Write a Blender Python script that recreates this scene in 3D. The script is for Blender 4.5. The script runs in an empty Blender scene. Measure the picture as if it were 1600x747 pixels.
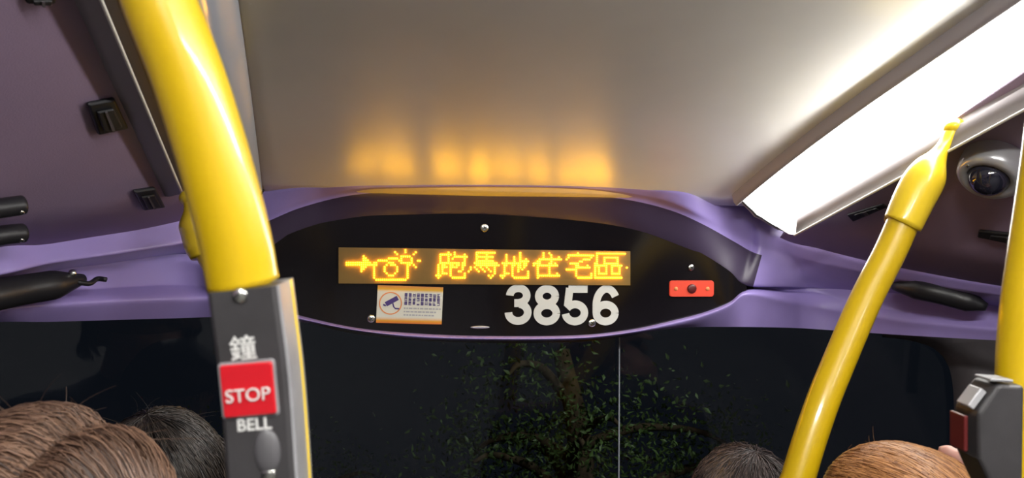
import bpy, bmesh, math, random
import numpy as np
from mathutils import Vector, Matrix

random.seed(7); rng = np.random.default_rng(7)
SC = bpy.context.scene
COL = SC.collection

# ------------------------------------------------------------------ camera
F0 = 1250.0                                   # focal length in pixels of the 1600x747 frame
CX, CY = 800.0, 373.5
def nrm(v): v = np.array(v, float); return v / np.linalg.norm(v)
fw = nrm((-265, -457, 1250))                  # where the bus axis points, in camera axes
rt = np.array((1, -0.018, 0.21)); rt = nrm(rt - fw * rt.dot(fw))
up = np.cross(fw, rt)
if up[1] < 0: up = -up
S = 0.85
CAM = np.array((-0.31 * S, 0.0, 1.15))
cam_x = Vector((rt[0], fw[0], up[0])); cam_y = Vector((rt[1], fw[1], up[1])); cam_f = Vector((rt[2], fw[2], up[2]))
M = Matrix(((cam_x.x, cam_y.x, -cam_f.x, CAM[0]), (cam_x.y, cam_y.y, -cam_f.y, CAM[1]),
            (cam_x.z, cam_y.z, -cam_f.z, CAM[2]), (0, 0, 0, 1)))
cd = bpy.data.cameras.new('camera'); cam = bpy.data.objects.new('camera', cd); COL.objects.link(cam)
cam.matrix_world = M
cd.sensor_width = 36; cd.lens = F0 / 1600 * 36; cd.clip_start = 0.02; cd.clip_end = 200
cd.dof.use_dof = True; cd.dof.focus_distance = 1.62; cd.dof.aperture_fstop = 12
SC.camera = cam
SC.view_settings.view_transform = 'Standard'; SC.view_settings.look = 'None'
SC.view_settings.gamma = 1; SC.view_settings.use_curve_mapping = False
SC.view_settings.exposure = 0.62
w = bpy.data.worlds.new('night_sky'); SC.world = w; w.use_nodes = True
w.node_tree.nodes['Background'].inputs[0].default_value = (0.010, 0.013, 0.020, 1)
w.node_tree.nodes['Background'].inputs[1].default_value = 0.25
LAMP = 11.0                                   # the lit tube's radiance
LAMP_BACK_FILL = 62.0
LAMP_REAR_FILL = 55.0

def ray(px, py):
    x, y = (px - CX) / F0, -(py - CY) / F0
    return np.array((rt[0]*x + rt[1]*y + rt[2], fw[0]*x + fw[1]*y + fw[2], up[0]*x + up[1]*y + up[2]))
def W(px, py, d):                             # a point at depth d along the view
    return CAM + ray(px, py) * d
def Wy(px, py, Y):                            # ... on the cross-section Y of the bus
    r = ray(px, py); return CAM + r * (Y / r[1])
def Wp(px, py, p0, n):                        # ... on a plane
    r = ray(px, py); n = np.array(n, float); return CAM + r * (np.dot(np.array(p0) - CAM, n) / r.dot(n))
ZC = 1.15 + 0.72 * S                          # ceiling height
def zceil(Y): return ZC - 0.120 * max(0.0, Y - 0.92) ** 2      # the ceiling dips a little towards the header
def Wc(px, py, dz=0.0):
    z = ZC
    for _ in range(25): p = Wz(px, py, z + dz); z = zceil(p[1])
    return Wz(px, py, z + dz)
def Wz(px, py, z): return Wp(px, py, (0, 0, z), (0, 0, 1))

# ------------------------------------------------------------------ materials
def mat(name, col, rough=0.5, metal=0.0, ior=1.5, coat=0.0, emit=None, estr=0.0, noise=None, bump=0.0, bscale=200, sheen=0.0, aniso=0.0):
    m = bpy.data.materials.new(name); m.use_nodes = True
    nt = m.node_tree; b = nt.nodes['Principled BSDF']
    b.inputs['Base Color'].default_value = (*col, 1)
    b.inputs['Roughness'].default_value = rough; b.inputs['Metallic'].default_value = metal
    b.inputs['IOR'].default_value = ior; b.inputs['Coat Weight'].default_value = coat
    b.inputs['Coat Roughness'].default_value = 0.08
    b.inputs['Anisotropic'].default_value = aniso
    if emit: b.inputs['Emission Color'].default_value = (*emit, 1); b.inputs['Emission Strength'].default_value = estr
    if noise or bump:
        tc = nt.nodes.new('ShaderNodeTexCoord'); n = nt.nodes.new('ShaderNodeTexNoise')
        n.inputs['Scale'].default_value = noise[0] if noise else bscale; n.inputs['Detail'].default_value = 4
        nt.links.new(tc.outputs['Object'], n.inputs['Vector'])
    if noise:
        r = nt.nodes.new('ShaderNodeValToRGB'); k = noise[1]
        r.color_ramp.elements[0].position = 0.3; r.color_ramp.elements[1].position = 0.7
        r.color_ramp.elements[0].color = (*[c * (1 - k) for c in col], 1); r.color_ramp.elements[1].color = (*[min(1, c * (1 + k)) for c in col], 1)
        nt.links.new(n.outputs['Fac'], r.inputs['Fac']); nt.links.new(r.outputs['Color'], b.inputs['Base Color'])
    if bump:
        n2 = nt.nodes.new('ShaderNodeTexNoise'); n2.inputs['Scale'].default_value = bscale; n2.inputs['Detail'].default_value = 3
        nt.links.new(tc.outputs['Object'], n2.inputs['Vector'])
        bp = nt.nodes.new('ShaderNodeBump'); bp.inputs['Strength'].default_value = bump; bp.inputs['Distance'].default_value = 0.002
        nt.links.new(n2.outputs['Fac'], bp.inputs['Height']); nt.links.new(bp.outputs['Normal'], b.inputs['Normal'])
    return m
M_ceil = mat('ceiling laminate', (0.80, 0.79, 0.745), 0.28, ior=2.25, noise=(6, 0.04))
M_purple = mat('purple moulding', (0.32, 0.25, 0.58), 0.34, noise=(9, 0.05), bump=0.05, bscale=350)
M_cove = mat('mauve panel', (0.26, 0.19, 0.28), 0.5, noise=(7, 0.06), bump=0.12, bscale=420)
M_gasket = mat('black gasket', (0.012, 0.012, 0.014), 0.5)
M_black = mat('black plastic', (0.014, 0.014, 0.017), 0.42, bump=0.05, bscale=500)
M_housing = mat('grey lamp housing', (0.30, 0.275, 0.29), 0.5, bump=0.05)
M_alu = mat('pale edge strip', (0.75, 0.73, 0.66), 0.4)
M_screw = mat('screw steel', (0.70, 0.72, 0.66), 0.25, metal=1.0)
M_lens_off = mat('unlit lamp lens', (0.34, 0.37, 0.42), 0.09, ior=1.6)
M_yellow = mat('yellow powder coat', (0.58, 0.385, 0.003), 0.34, coat=0.5, bump=0.02, bscale=300)
M_yellow2 = mat('yellow plastic sleeve', (0.74, 0.52, 0.02), 0.3, coat=0.4)
M_box = mat('charcoal bell housing', (0.036, 0.034, 0.036), 0.45, noise=(60, 0.12), bump=0.06, bscale=700)
M_boxside = mat('grey bell side', (0.24, 0.24, 0.25), 0.35, noise=(50, 0.1))
M_red = mat('red push button', (0.52, 0.008, 0.016), 0.32, coat=0.4)
M_white = mat('white lettering', (0.62, 0.62, 0.60), 0.5)
M_grey_print = mat('grey print', (0.45, 0.45, 0.47), 0.6)
M_digit = mat('white number film', (0.72, 0.73, 0.68), 0.5)
M_smoke = mat('smoked display window', (0.006, 0.005, 0.007), 0.12, ior=1.45)
M_board = mat('led board', (0.20, 0.115, 0.014), 0.5, noise=(14, 0.15))
M_led = mat('amber led', (0.3, 0.2, 0.02), 0.4, emit=(1.0, 0.47, 0.006), estr=19.0)
M_redplate = mat('red reflector plate', (0.80, 0.07, 0.035), 0.4, emit=None)
M_dkred = mat('dark red knob', (0.10, 0.01, 0.01), 0.4)
M_paper = mat('sticker white', (0.78, 0.77, 0.72), 0.5)
M_navy = mat('sticker violet ink', (0.07, 0.04, 0.22), 0.5)
M_orange = mat('sticker orange ink', (0.80, 0.30, 0.10), 0.5)
M_silver = mat('silver camera shell', (0.62, 0.62, 0.64), 0.28, metal=0.5)
M_dome = mat('dark camera dome', (0.02, 0.02, 0.035), 0.04, ior=1.5, coat=1.0)
M_floor = mat('grey floor vinyl', (0.07, 0.068, 0.066), 0.8, noise=(40, 0.2))
M_dark = mat('dark trim', (0.075, 0.066, 0.072), 0.55, bump=0.05)
M_skin = mat('skin', (0.74, 0.46, 0.40), 0.45); M_skin.node_tree.nodes['Principled BSDF'].inputs['Subsurface Weight'].default_value = 0.15
M_seat = mat('purple seat moquette', (0.06, 0.04, 0.10), 0.9, noise=(90, 0.4))
M_bark = mat('bark', (0.10, 0.065, 0.04), 0.9, noise=(12, 0.5), bump=0.6, bscale=30)
M_leaf = mat('leaf', (0.10, 0.16, 0.05), 0.45, noise=(3, 0.45))
M_asphalt = mat('asphalt', (0.02, 0.02, 0.022), 0.9, noise=(3, 0.3))

M_lens = bpy.data.materials.new('lit lamp lens'); M_lens.use_nodes = True
b = M_lens.node_tree.nodes['Principled BSDF']
b.inputs['Base Color'].default_value = (0.8, 0.8, 0.8, 1); b.inputs['Roughness'].default_value = 0.3
b.inputs['Emission Color'].default_value = (1.0, 0.985, 0.94, 1); b.inputs['Emission Strength'].default_value = LAMP
M_lens2 = M_lens.copy(); M_lens2.node_tree.nodes['Principled BSDF'].inputs['Emission Strength'].default_value = LAMP_BACK_FILL

M_glass = bpy.data.materials.new('windscreen glass'); M_glass.use_nodes = True
nt = M_glass.node_tree; nt.nodes.clear()
o_ = nt.nodes.new('ShaderNodeOutputMaterial'); mx = nt.nodes.new('ShaderNodeMixShader'); fr = nt.nodes.new('ShaderNodeFresnel')
tr = nt.nodes.new('ShaderNodeBsdfTransparent'); gl = nt.nodes.new('ShaderNodeBsdfGlossy')
tr.inputs[0].default_value = (0.80, 0.84, 0.84, 1); gl.inputs['Roughness'].default_value = 0.02; fr.inputs[0].default_value = 1.45
nt.links.new(fr.outputs[0], mx.inputs[0]); nt.links.new(tr.outputs[0], mx.inputs[1]); nt.links.new(gl.outputs[0], mx.inputs[2]); nt.links.new(mx.outputs[0], o_.inputs[0])

def sticker_mat():                            # printed film: orange bands fading to white towards the middle
    m = bpy.data.materials.new('printed sticker film'); m.use_nodes = True; nt = m.node_tree; b = nt.nodes['Principled BSDF']
    tc = nt.nodes.new('ShaderNodeTexCoord'); sp = nt.nodes.new('ShaderNodeSeparateXYZ'); r = nt.nodes.new('ShaderNodeValToRGB')
    nt.links.new(tc.outputs['Generated'], sp.inputs[0]); nt.links.new(sp.outputs['Y'], r.inputs[0]); nt.links.new(r.outputs[0], b.inputs['Base Color'])
    e = r.color_ramp.elements; e[0].position = 0; e[0].color = (0.72, 0.17, 0.03, 1); e[1].position = 1; e[1].color = (0.78, 0.28, 0.06, 1)
    for p, c in ((0.07, (0.80, 0.36, 0.01)), (0.17, (0.78, 0.77, 0.66)), (0.83, (0.78, 0.77, 0.66)), (0.90, (0.80, 0.45, 0.02))):
        q = e.new(p); q.color = (*c, 1)
    b.inputs['Roughness'].default_value = 0.45
    return m
M_sticker = sticker_mat()

def hair_mat(name, dark, light):
    m = bpy.data.materials.new(name); m.use_nodes = True; nt = m.node_tree; b = nt.nodes['Principled BSDF']
    g = nt.nodes.new('ShaderNodeNewGeometry'); r = nt.nodes.new('ShaderNodeValToRGB')
    nt.links.new(g.outputs['Random Per Island'], r.inputs[0]); nt.links.new(r.outputs[0], b.inputs['Base Color'])
    r.color_ramp.elements[0].color = (*dark, 1); r.color_ramp.elements[1].color = (*light, 1)
    b.inputs['Roughness'].default_value = 0.38; b.inputs['IOR'].default_value = 1.55
    return m

# ------------------------------------------------------------------ mesh helpers
def tag(o, label=None, cat=None, group=None, kind=None):
    if label: o['label'] = label
    if cat: o['category'] = cat
    if group: o['group'] = group
    if kind: o['kind'] = kind
    return o
def empty(name, loc, label=None, cat=None, group=None):
    o = bpy.data.objects.new(name, None); COL.objects.link(o); o.location = loc; o.empty_display_size = 0.05
    return tag(o, label, cat, group)
def obj(name, bm, m, parent=None, smooth=False, bevel=0.0):
    me = bpy.data.meshes.new(name); bm.normal_update(); bm.to_mesh(me); bm.free()
    o = bpy.data.objects.new(name, me); COL.objects.link(o); me.materials.append(m)
    if smooth:
        for p in me.polygons: p.use_smooth = True
    if bevel:
        bv = o.modifiers.new('bevel', 'BEVEL'); bv.width = bevel; bv.segments = 3; bv.limit_method = 'ANGLE'; bv.angle_limit = math.radians(35)
    if parent:
        o.parent = parent
        base = parent; off = Vector((0, 0, 0))
        while base: off += base.location; base = base.parent
        o.location = -off                      # parts are written in world coordinates
    return o
def rebase(o):                                 # put a single-mesh thing's origin at its base
    me = o.data; co = [v.co for v in me.vertices]
    c = Vector((sum(v.x for v in co) / len(co), sum(v.y for v in co) / len(co), min(v.z for v in co)))
    for v in me.vertices: v.co -= c
    o.location = c; return o
def quadbox(bm, a, b, c, d, n, t):             # four corners, thickness t along n
    a, b, c, d = [Vector(x) for x in (a, b, c, d)]; n = Vector(n).normalized() * t
    v = [bm.verts.new(x) for x in (a, b, c, d, a + n, b + n, c + n, d + n)]
    for f in ((0,1,2,3), (7,6,5,4), (0,4,5,1), (1,5,6,2), (2,6,7,3), (3,7,4,0)): bm.faces.new([v[i] for i in f])
    bmesh.ops.recalc_face_normals(bm, faces=bm.faces)
def box(bm, x0, x1, y0, y1, z0, z1):
    quadbox(bm, (x0,y0,z0), (x1,y0,z0), (x1,y1,z0), (x0,y1,z0), (0,0,1), z1 - z0)
def spline(P, n):
    P = [np.array(p, float) for p in P]; out = []
    Q = [2*P[0]-P[1]] + P + [2*P[-1]-P[-2]]
    for i in range(1, len(Q) - 2):
        for k in range(n):
            t = k / n; a, b, c, d = Q[i-1], Q[i], Q[i+1], Q[i+2]
            out.append(0.5*((2*b) + (c-a)*t + (2*a-5*b+4*c-d)*t*t + (3*b-a-3*c+d)*t**3))
    out.append(P[-1]); return out
def frames(path):
    path = [Vector(p) for p in path]; T = []
    for i in range(len(path)): T.append((path[min(i+1, len(path)-1)] - path[max(i-1, 0)]).normalized())
    n = T[0].orthogonal().normalized(); R = []
    for t in T:
        n = (n - t * n.dot(t)).normalized(); R.append((n, t.cross(n)))
    return path, T, R
def tube(bm, path, rad, seg=28, cap=True):
    path, T, R = frames(path); rings = []
    if not hasattr(rad, '__len__'): rad = [rad] * len(path)
    for p, (n, b), r in zip(path, R, rad):
        rings.append([bm.verts.new(p + (n * math.cos(2*math.pi*k/seg) + b * math.sin(2*math.pi*k/seg)) * r) for k in range(seg)])
    for a, b in zip(rings, rings[1:]):
        for k in range(seg): bm.faces.new((a[k], a[(k+1) % seg], b[(k+1) % seg], b[k]))
    if cap:
        bm.faces.new(rings[0][::-1]); bm.faces.new(rings[-1])
def sweep(bm, path, side, nor, prof, cap=True):  # prof: (u, v) outline, u along side(i), v along nor(i)
    rings = []
    for i, p in enumerate(path):
        p = Vector(p); rings.append([bm.verts.new(p + side[i]*u + nor[i]*v) for u, v in prof])
    n = len(prof)
    for a, b in zip(rings, rings[1:]):
        for k in range(n): bm.faces.new((a[k], a[(k+1) % n], b[(k+1) % n], b[k]))
    if cap: bm.faces.new(rings[0][::-1]); bm.faces.new(rings[-1])
    bmesh.ops.recalc_face_normals(bm, faces=bm.faces)
def grid(bm, rows):
    V = [[bm.verts.new(Vector(p)) for p in r] for r in rows]
    for a, b in zip(V, V[1:]):
        for k in range(len(a) - 1): bm.faces.new((a[k], a[k+1], b[k+1], b[k]))
    return V
def ellipsoid(bm, c, r, rot=None, seg=24, rings=16):
    m = Matrix.Translation(Vector(c)) @ (rot.to_4x4() if rot else Matrix.Identity(4)) @ Matrix.Diagonal((*r, 1))
    bmesh.ops.create_uvsphere(bm, u_segments=seg, v_segments=rings, radius=1, matrix=m)
def face_toward(n, upv=(0, 0, 1)):             # axes (u right, v up, n out) of a flat thing facing n
    n = Vector(n).normalized(); u = Vector(upv).cross(n).normalized(); return u, n.cross(u), n
def disc(bm, c, u, v, n, r, h, seg=20, dome=0.0):
    c = Vector(c); lv = [(1, 0), (1, h * 0.6), (0.85, h)] + ([(0.5, h + dome * 0.75)] if dome else [])
    rings = [[bm.verts.new(c + (u*math.cos(2*math.pi*k/seg) + v*math.sin(2*math.pi*k/seg))*r*a + n*hh) for k in range(seg)] for a, hh in lv]
    for a, b in zip(rings, rings[1:]):
        for k in range(seg): bm.faces.new((a[k], a[(k+1) % seg], b[(k+1) % seg], b[k]))
    t = bm.verts.new(c + n * (h + dome))
    for k in range(seg): bm.faces.new((rings[-1][k], rings[-1][(k+1) % seg], t))
def strip(bm, pts, hw, O, u, v, n, t):         # a flat stroke of half width hw along 2-D pts on the plane O,u,v
    P = [np.array(p, float) for p in pts]; L = []; R_ = []
    for i in range(len(P)):
        d = P[min(i+1, len(P)-1)] - P[max(i-1, 0)]; d = d / (np.linalg.norm(d) + 1e-12); q = np.array((-d[1], d[0])) * hw
        L.append(P[i] + q); R_.append(P[i] - q)
    f = lambda a, h: bm.verts.new(O + u * float(a[0]) + v * float(a[1]) + n * h)
    r = [[f(L[i], 0), f(L[i], t), f(R_[i], t), f(R_[i], 0)] for i in range(len(P))]
    for a, b in zip(r, r[1:]):
        for k in range(4): bm.faces.new((a[k], a[(k+1) % 4], b[(k+1) % 4], b[k]))
    bm.faces.new(r[0]); bm.faces.new(r[-1][::-1])
def arc(cx, cy, rx, ry, a0, a1, n=28):
    return [(cx + rx*math.cos(math.radians(a0 + (a1-a0)*k/n)), cy + ry*math.sin(math.radians(a0 + (a1-a0)*k/n))) for k in range(n+1)]
def text(name, s, size, O, u, v, n, m, parent, t=0.0004, weight=0.0):
    c = bpy.data.curves.new(name, 'FONT'); c.body = s; c.size = size; c.align_x = 'CENTER'; c.align_y = 'CENTER'; c.extrude = t; c.offset = weight
    tmp = bpy.data.objects.new(name, c); COL.objects.link(tmp)
    bpy.context.view_layer.update()
    me = bpy.data.meshes.new_from_object(tmp.evaluated_get(bpy.context.evaluated_depsgraph_get())); bpy.data.objects.remove(tmp)
    me.transform(Matrix(((u.x, v.x, n.x, O[0]), (u.y, v.y, n.y, O[1]), (u.z, v.z, n.z, O[2]), (0, 0, 0, 1))))
    bm = bmesh.new(); bm.from_mesh(me); return obj(name, bm, m, parent)

# ------------------------------------------------------------------ the shell of the upper deck
def struct(name, bm, m, **k): return tag(obj(name, bm, m, **k), kind='structure')
HW = 1.06                                       # inner half width at the windows
YB = -3.0                                       # back of what is built
bm = bmesh.new(); box(bm, -HW - 0.05, HW + 0.05, YB, 2.0, -0.04, 0.0); struct('floor', bm, M_floor)
xl, xr = -0.49 * S, 0.70 * S
bm = bmesh.new(); ys = [YB, -1, 0, 0.6] + list(np.linspace(0.9, 1.396, 15))
sweep(bm, [(0, y, zceil(y)) for y in ys], [Vector((1, 0, 0))] * len(ys), [Vector((0, 0, 1))] * len(ys), [(x, 0) for x in np.linspace(-0.62*S, 0.76*S, 9)] + [(0.76*S, 0.03), (-0.62*S, 0.03)])
o = struct('ceiling', bm, M_ceil)
for p in o.data.polygons: p.use_smooth = abs(p.normal.z) > 0.9
bm = bmesh.new(); box(bm, -HW - 0.05, HW + 0.05, YB - 0.04, YB, 0, ZC + 0.03); struct('wall_back', bm, M_dark)

def zr(z): return 1.15 + z * S                  # heights above the camera
# sloping cove panels between ceiling and windows
CV = {}; COVE = []
for s, nm in ((-1, 'left'), (1, 'right')):
    a = np.array((s * 0.60 * S, 0, zr(0.633))) if s < 0 else np.array((0.72 * S, 0, zr(0.617)))
    bz = np.array((s * 1.25 * S, 0, zr(0.20)))
    d = bz - a; n = nrm((-d[2] * s, 0, d[0] * s)); n = n if n[2] < 0 else -n
    CV[nm] = (a, n)
    COVE.append((s, nm, a, d, bz))
    # lower side wall and side window
    xw = bz[0] + s * 0.02
    bm = bmesh.new(); box(bm, min(xw, xw + s*0.03), max(xw, xw + s*0.03), YB, 1.55, 0, 0.62); struct('wall_' + nm, bm, M_dark)
    bm = bmesh.new(); box(bm, min(xw + s*.01, xw + s*0.016), max(xw + s*.01, xw + s*0.016), YB, 1.50, 0.62, bz[2] - 0.14); struct('window_%d' % (2 if s < 0 else 3), bm, M_glass)
    bm = bmesh.new()
    for y in (-1.6, 0.0, 1.44): box(bm, min(xw, xw + s*0.02), max(xw, xw + s*0.02), y, y + 0.07, 0.62, bz[2] - 0.13)
    struct('trim_%d' % (1 if s < 0 else 2), bm, M_dark, bevel=0.004)

# windscreen surface: leans back over the passengers, bowed in plan
def y_screen(X, z): return (1.865 * S - 0.34 * (z - zr(0.424))) - 0.14 / S * X * X
def on_screen(px, py):
    Y = 1.6
    for _ in range(30):
        p = Wy(px, py, Y); Y = 0.5 * Y + 0.5 * y_screen(p[0], p[2])
    return Wy(px, py, Y)
def y_panel(X, z): return (1.680 * S + (zr(0.664) - z) * 0.34) - 6.0 * X**8
def on_panel(px, py, lift=0.0):
    Y = 1.5
    for _ in range(30):
        p = Wy(px, py, Y); Y = 0.5 * Y + 0.5 * (y_panel(float(np.clip(p[0], -.62, .62)), p[2]) - lift)
    return Wy(px, py, Y)

# header: the purple moulding over the windscreen with its eye-shaped recess; six contours carried across the bus
C0 = [(-150,410),(0,390),(75,379),(180,364),(285,349),(345,325),(409,297),(472,291),(555,289.5),(650,289),(757,288.5),(900,290),(985,293),(1050,296),(1100,301),(1150,320),(1185,352),(1230,378),(1285,394),(1400,420),(1560,446),(1750,470)]
C1 = [(-150,456),(0,430),(75,413),(180,398),(285,381),(345,362),(409,339),(472,315),(555,296),(650,292.5),(757,291.5),(900,294),(985,303),(1050,318),(1100,340),(1150,368),(1185,386),(1230,398),(1285,412),(1400,436),(1560,462),(1750,490)]
C2 = [(-150,466),(0,440),(75,424),(180,410),(285,396),(345,402),(409,400),(472,366),(555,343),(650,338),(757,337),(900,347),(985,361),(1050,384),(1100,406),(1140,428),(1166,446),(1230,448),(1285,450),(1400,458),(1560,478),(1750,500)]
C3 = [(-150,490),(0,470),(75,458),(180,450),(285,446),(345,456),(409,476),(472,493),(555,511),(650,520),(757,524),(900,523),(985,514),(1050,500),(1100,487),(1140,471),(1167,452),(1230,456),(1285,460),(1400,486),(1560,505),(1750,520)]
C5 = [(-150,508),(0,503),(75,503),(180,500),(285,497),(345,495),(409,494),(472,503),(555,518),(650,530),(757,533),(900,532),(985,523),(1050,513),(1100,511),(1140,511),(1167,511),(1230,512),(1285,515),(1400,523),(1560,532),(1750,540)]
ALLC = [spline(c, 5) for c in (C0, C1, C2, C3, C5)]
NS = len(ALLC[0]); c0 = []
for px, py in ALLC[0]:
    if 409 <= px <= 1120: p = Wc(px, py)
    else:
        a, n = CV['left' if px < 700 else 'right']; p = Wp(px, py, a, n)
    c0.append(p)
c0 = np.array(c0)
for _ in range(12):                              # ease the joins between ceiling and cove
    k = c0[1:-1].copy(); k[:, 1] = 0.5 * k[:, 1] + 0.25 * (c0[:-2, 1] + c0[2:, 1])
    for i in range(len(k)): k[i] = Wy(*ALLC[0][i+1], k[i][1])
    c0[1:-1] = k

def front_of(X, s):                              # where the header begins at this distance from the middle
    q = sorted((abs(p[0]), p[1]) for p in c0 if p[0] * s > 0.40)
    return float(np.interp(abs(X), [a[0] for a in q], [a[1] for a in q])) + (0.012 if abs(X) < 0.9 else 0.0)
for s, nm, a, d, bz in COVE:
    rows = []
    for k in range(25):
        t = k / 24; p = a + d * t; rows.append([(p[0], y, p[2]) for y in np.linspace(YB, front_of(p[0], s), 30)])
    for k in range(1, 5):
        t = k / 4; X = bz[0] + s * 0.02 * math.sin(t * 1.4); rows.append([(X, y, bz[2] - 0.05 * t) for y in np.linspace(YB, front_of(X, s), 30)])
    rows.append([(bz[0] + s * 0.02, y, bz[2] - 0.14) for y in np.linspace(YB, front_of(bz[0], s), 30)])
    bm = bmesh.new(); grid(bm, rows); o = struct('wall_' + nm, bm, M_cove, smooth=True)
    md = o.modifiers.new('thick', 'SOLIDIFY'); md.thickness = 0.02; md.offset = -1 if s > 0 else 1
def Y0(i): return c0[i][1]
def in_panel(px): return 345 <= px <= 1168
def blend(px):                                    # 1 inside the recess, 0 out at the corners
    return float(np.clip(min((px - 285) / 110, (1300 - px) / 170), 0, 1))
rows = [[] for _ in range(17)]
for i in range(NS):
    q0, q1, q2, q3, q5 = [ALLC[k][i] for k in range(5)]
    e = blend(q2[0]); e = e*e*(3-2*e)
    y1 = min(Wc(*q1, -0.0015)[1], Y0(i) + 0.034) if 400 < q1[0] < 1180 else Y0(i) + 0.034 * (float(np.clip((q1[0] - 280) / 120, 0, 1)) if q1[0] < 700 else 0.5)
    p1 = Wy(*q1, y1)
    y5 = on_screen(*q5)[1]
    dg = 0.10 if q2[0] < 700 else 0.075
    y2 = (1-e) * min(y1 + dg, y5 - 0.03) + e * on_panel(*q2)[1]
    y3 = (1-e) * min(y1 + dg, y5 - 0.025) + e * on_panel(*q3)[1]
    y5 = on_screen(*q5)[1]
    mid = lambda a, b, t: (a[0]+(b[0]-a[0])*t, a[1]+(b[1]-a[1])*t)
    bk = 0.05 * e
    P = [c0[i] + np.array((0, 0.0, 0.02)), c0[i], Wy(*mid(q0, q1, .35), Y0(i) + .35*(y1-Y0(i))), Wy(*mid(q0, q1, .8), Y0(i) + .8*(y1-Y0(i))), p1,
         Wy(*mid(q1, q2, .12), y1 + (y2-y1)*(.10 + .22*e)), Wy(*mid(q1, q2, .55), y1 + (y2-y1)*(.50 + .14*e)), Wy(*mid(q1, q2, .985), y1 + (y2-y1)*.985), Wy(*mid(q1, q2, 1.03), y2 + .006*e), Wy(*q2, y2 + bk), Wy(*mid(q2, q3, .5), (y2+y3)/2 + bk), Wy(*q3, y3 + bk)]
    h = max(7.0, (q5[1]-q3[1]) * 0.5)
    rimt = (q3[0], q3[1] + 5*e + (1-e)*.4*(q5[1]-q3[1])); yr = y3 - 0.022*e - (1-e) * (0.03 if q2[0] < 700 else 0.004)
    P += [Wy(*q3, y3 + .004*e), Wy(*mid(q3, rimt, .5), 0.35*y3 + 0.65*yr), Wy(*rimt, yr),
          Wy(rimt[0], min(rimt[1] + 7, q5[1] - 1), yr + 0.008), Wy(*q5, min(y5, y3 + 0.012))]
    for r, p in zip(rows, P): r.append(p)
bm = bmesh.new(); grid(bm, rows); hd = struct('wall_front', bm, M_purple, smooth=True)
M_recess_shade = mat('shaded recess purple', (0.045, 0.032, 0.065), 0.38, ior=1.4)  # darker version of the purple moulding: the recess shade put into its colour
hd.data.materials.append(M_recess_shade)
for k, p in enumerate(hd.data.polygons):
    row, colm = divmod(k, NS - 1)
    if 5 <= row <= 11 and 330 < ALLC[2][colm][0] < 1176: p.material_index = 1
_lip = [Vector(rows[4][i]) + Vector((0, 0.0, -0.0005)) for i in range(NS) if 515 < ALLC[1][i][0] < 1010]
md = hd.modifiers.new('sub', 'SUBSURF'); md.levels = 1; md.render_levels = 2

# windscreen: curved pane, its black edge band and the pillars
xs = np.linspace(-1.02, 1.02, 41); zs = np.linspace(0.55, zr(0.47), 24)
bm = bmesh.new(); grid(bm, [[(x, y_screen(x, z) + 0.012, z) for x in xs] for z in zs]); struct('window_1', bm, M_glass, smooth=True)
def screen_band(name, pts, wid, m, off=0.0, th=0.012, **k):
    bm = bmesh.new(); path = [Vector(p) for p in pts]
    side = []; nor = []
    for i in range(len(path)):
        t = (path[min(i+1, len(path)-1)] - path[max(i-1, 0)]).normalized(); n = Vector((0, -1, -0.34)).normalized()
        side.append(t.cross(n).normalized()); nor.append(n)
    sweep(bm, path, side, nor, [(-wid/2, 0), (wid/2, 0), (wid/2, th), (-wid/2, th)])
    return struct(name, bm, m, **k)
# right-hand corner pillar with the rounded window corner, left one mirrored
for s, nm in ((1, 3), (-1, 4)):
    if s > 0: edge = [on_screen(*p) for p in ((1375, 528), (1420, 534), (1455, 546), (1475, 568), (1484, 600), (1487, 660), (1487, 747), (1487, 900))]
    else: edge = [np.array((-p[0], p[1], p[2])) for p in edge]
    E = [np.array((p[0], p[1] - 0.008, p[2])) for p in spline(edge, 4)]
    O2 = []
    for i, p in enumerate(E):
        t = i / (len(E) - 1); X = s * (abs(p[0]) + 0.02 + min(1, t * 4) * (1.07 - abs(p[0])))
        X = s * min(abs(X), 1.07)
        z = p[2] + max(0, 0.012 * (1 - t * 3)); O2.append(np.array((X, y_screen(X, z) - 0.02 - 0.05 * min(1, t*4), z)))
    bm = bmesh.new(); grid(bm, [E, [(a*0.7 + b*0.3) + np.array((0, -0.012, 0)) for a, b in zip(E, O2)], O2]); o = struct('trim_%d' % nm, bm, M_dark, smooth=True)
    md = o.modifiers.new('thick', 'SOLIDIFY'); md.thickness = 0.008
# pane joint seen as a thin vertical line
bm = bmesh.new(); tube(bm, [on_screen(967 - 1.5*k/9, 526 + k * 36) - np.array((0, 0.004, 0)) for k in range(10)], 0.0016, 8); struct('trim_5', bm, M_lens_off, smooth=True)
# front dash under the pane
bm = bmesh.new()
grid(bm, [[(x, y_screen(x, 0.56) + dy, z) for x in np.linspace(-1.04, 1.04, 21)] for dy, z in ((0.02, 0.60), (-0.07, 0.58), (-0.07, 0.50), (0.26, 0.44), (0.34, 0.0))]); struct('wall_front', bm, M_dark, smooth=True)

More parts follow.
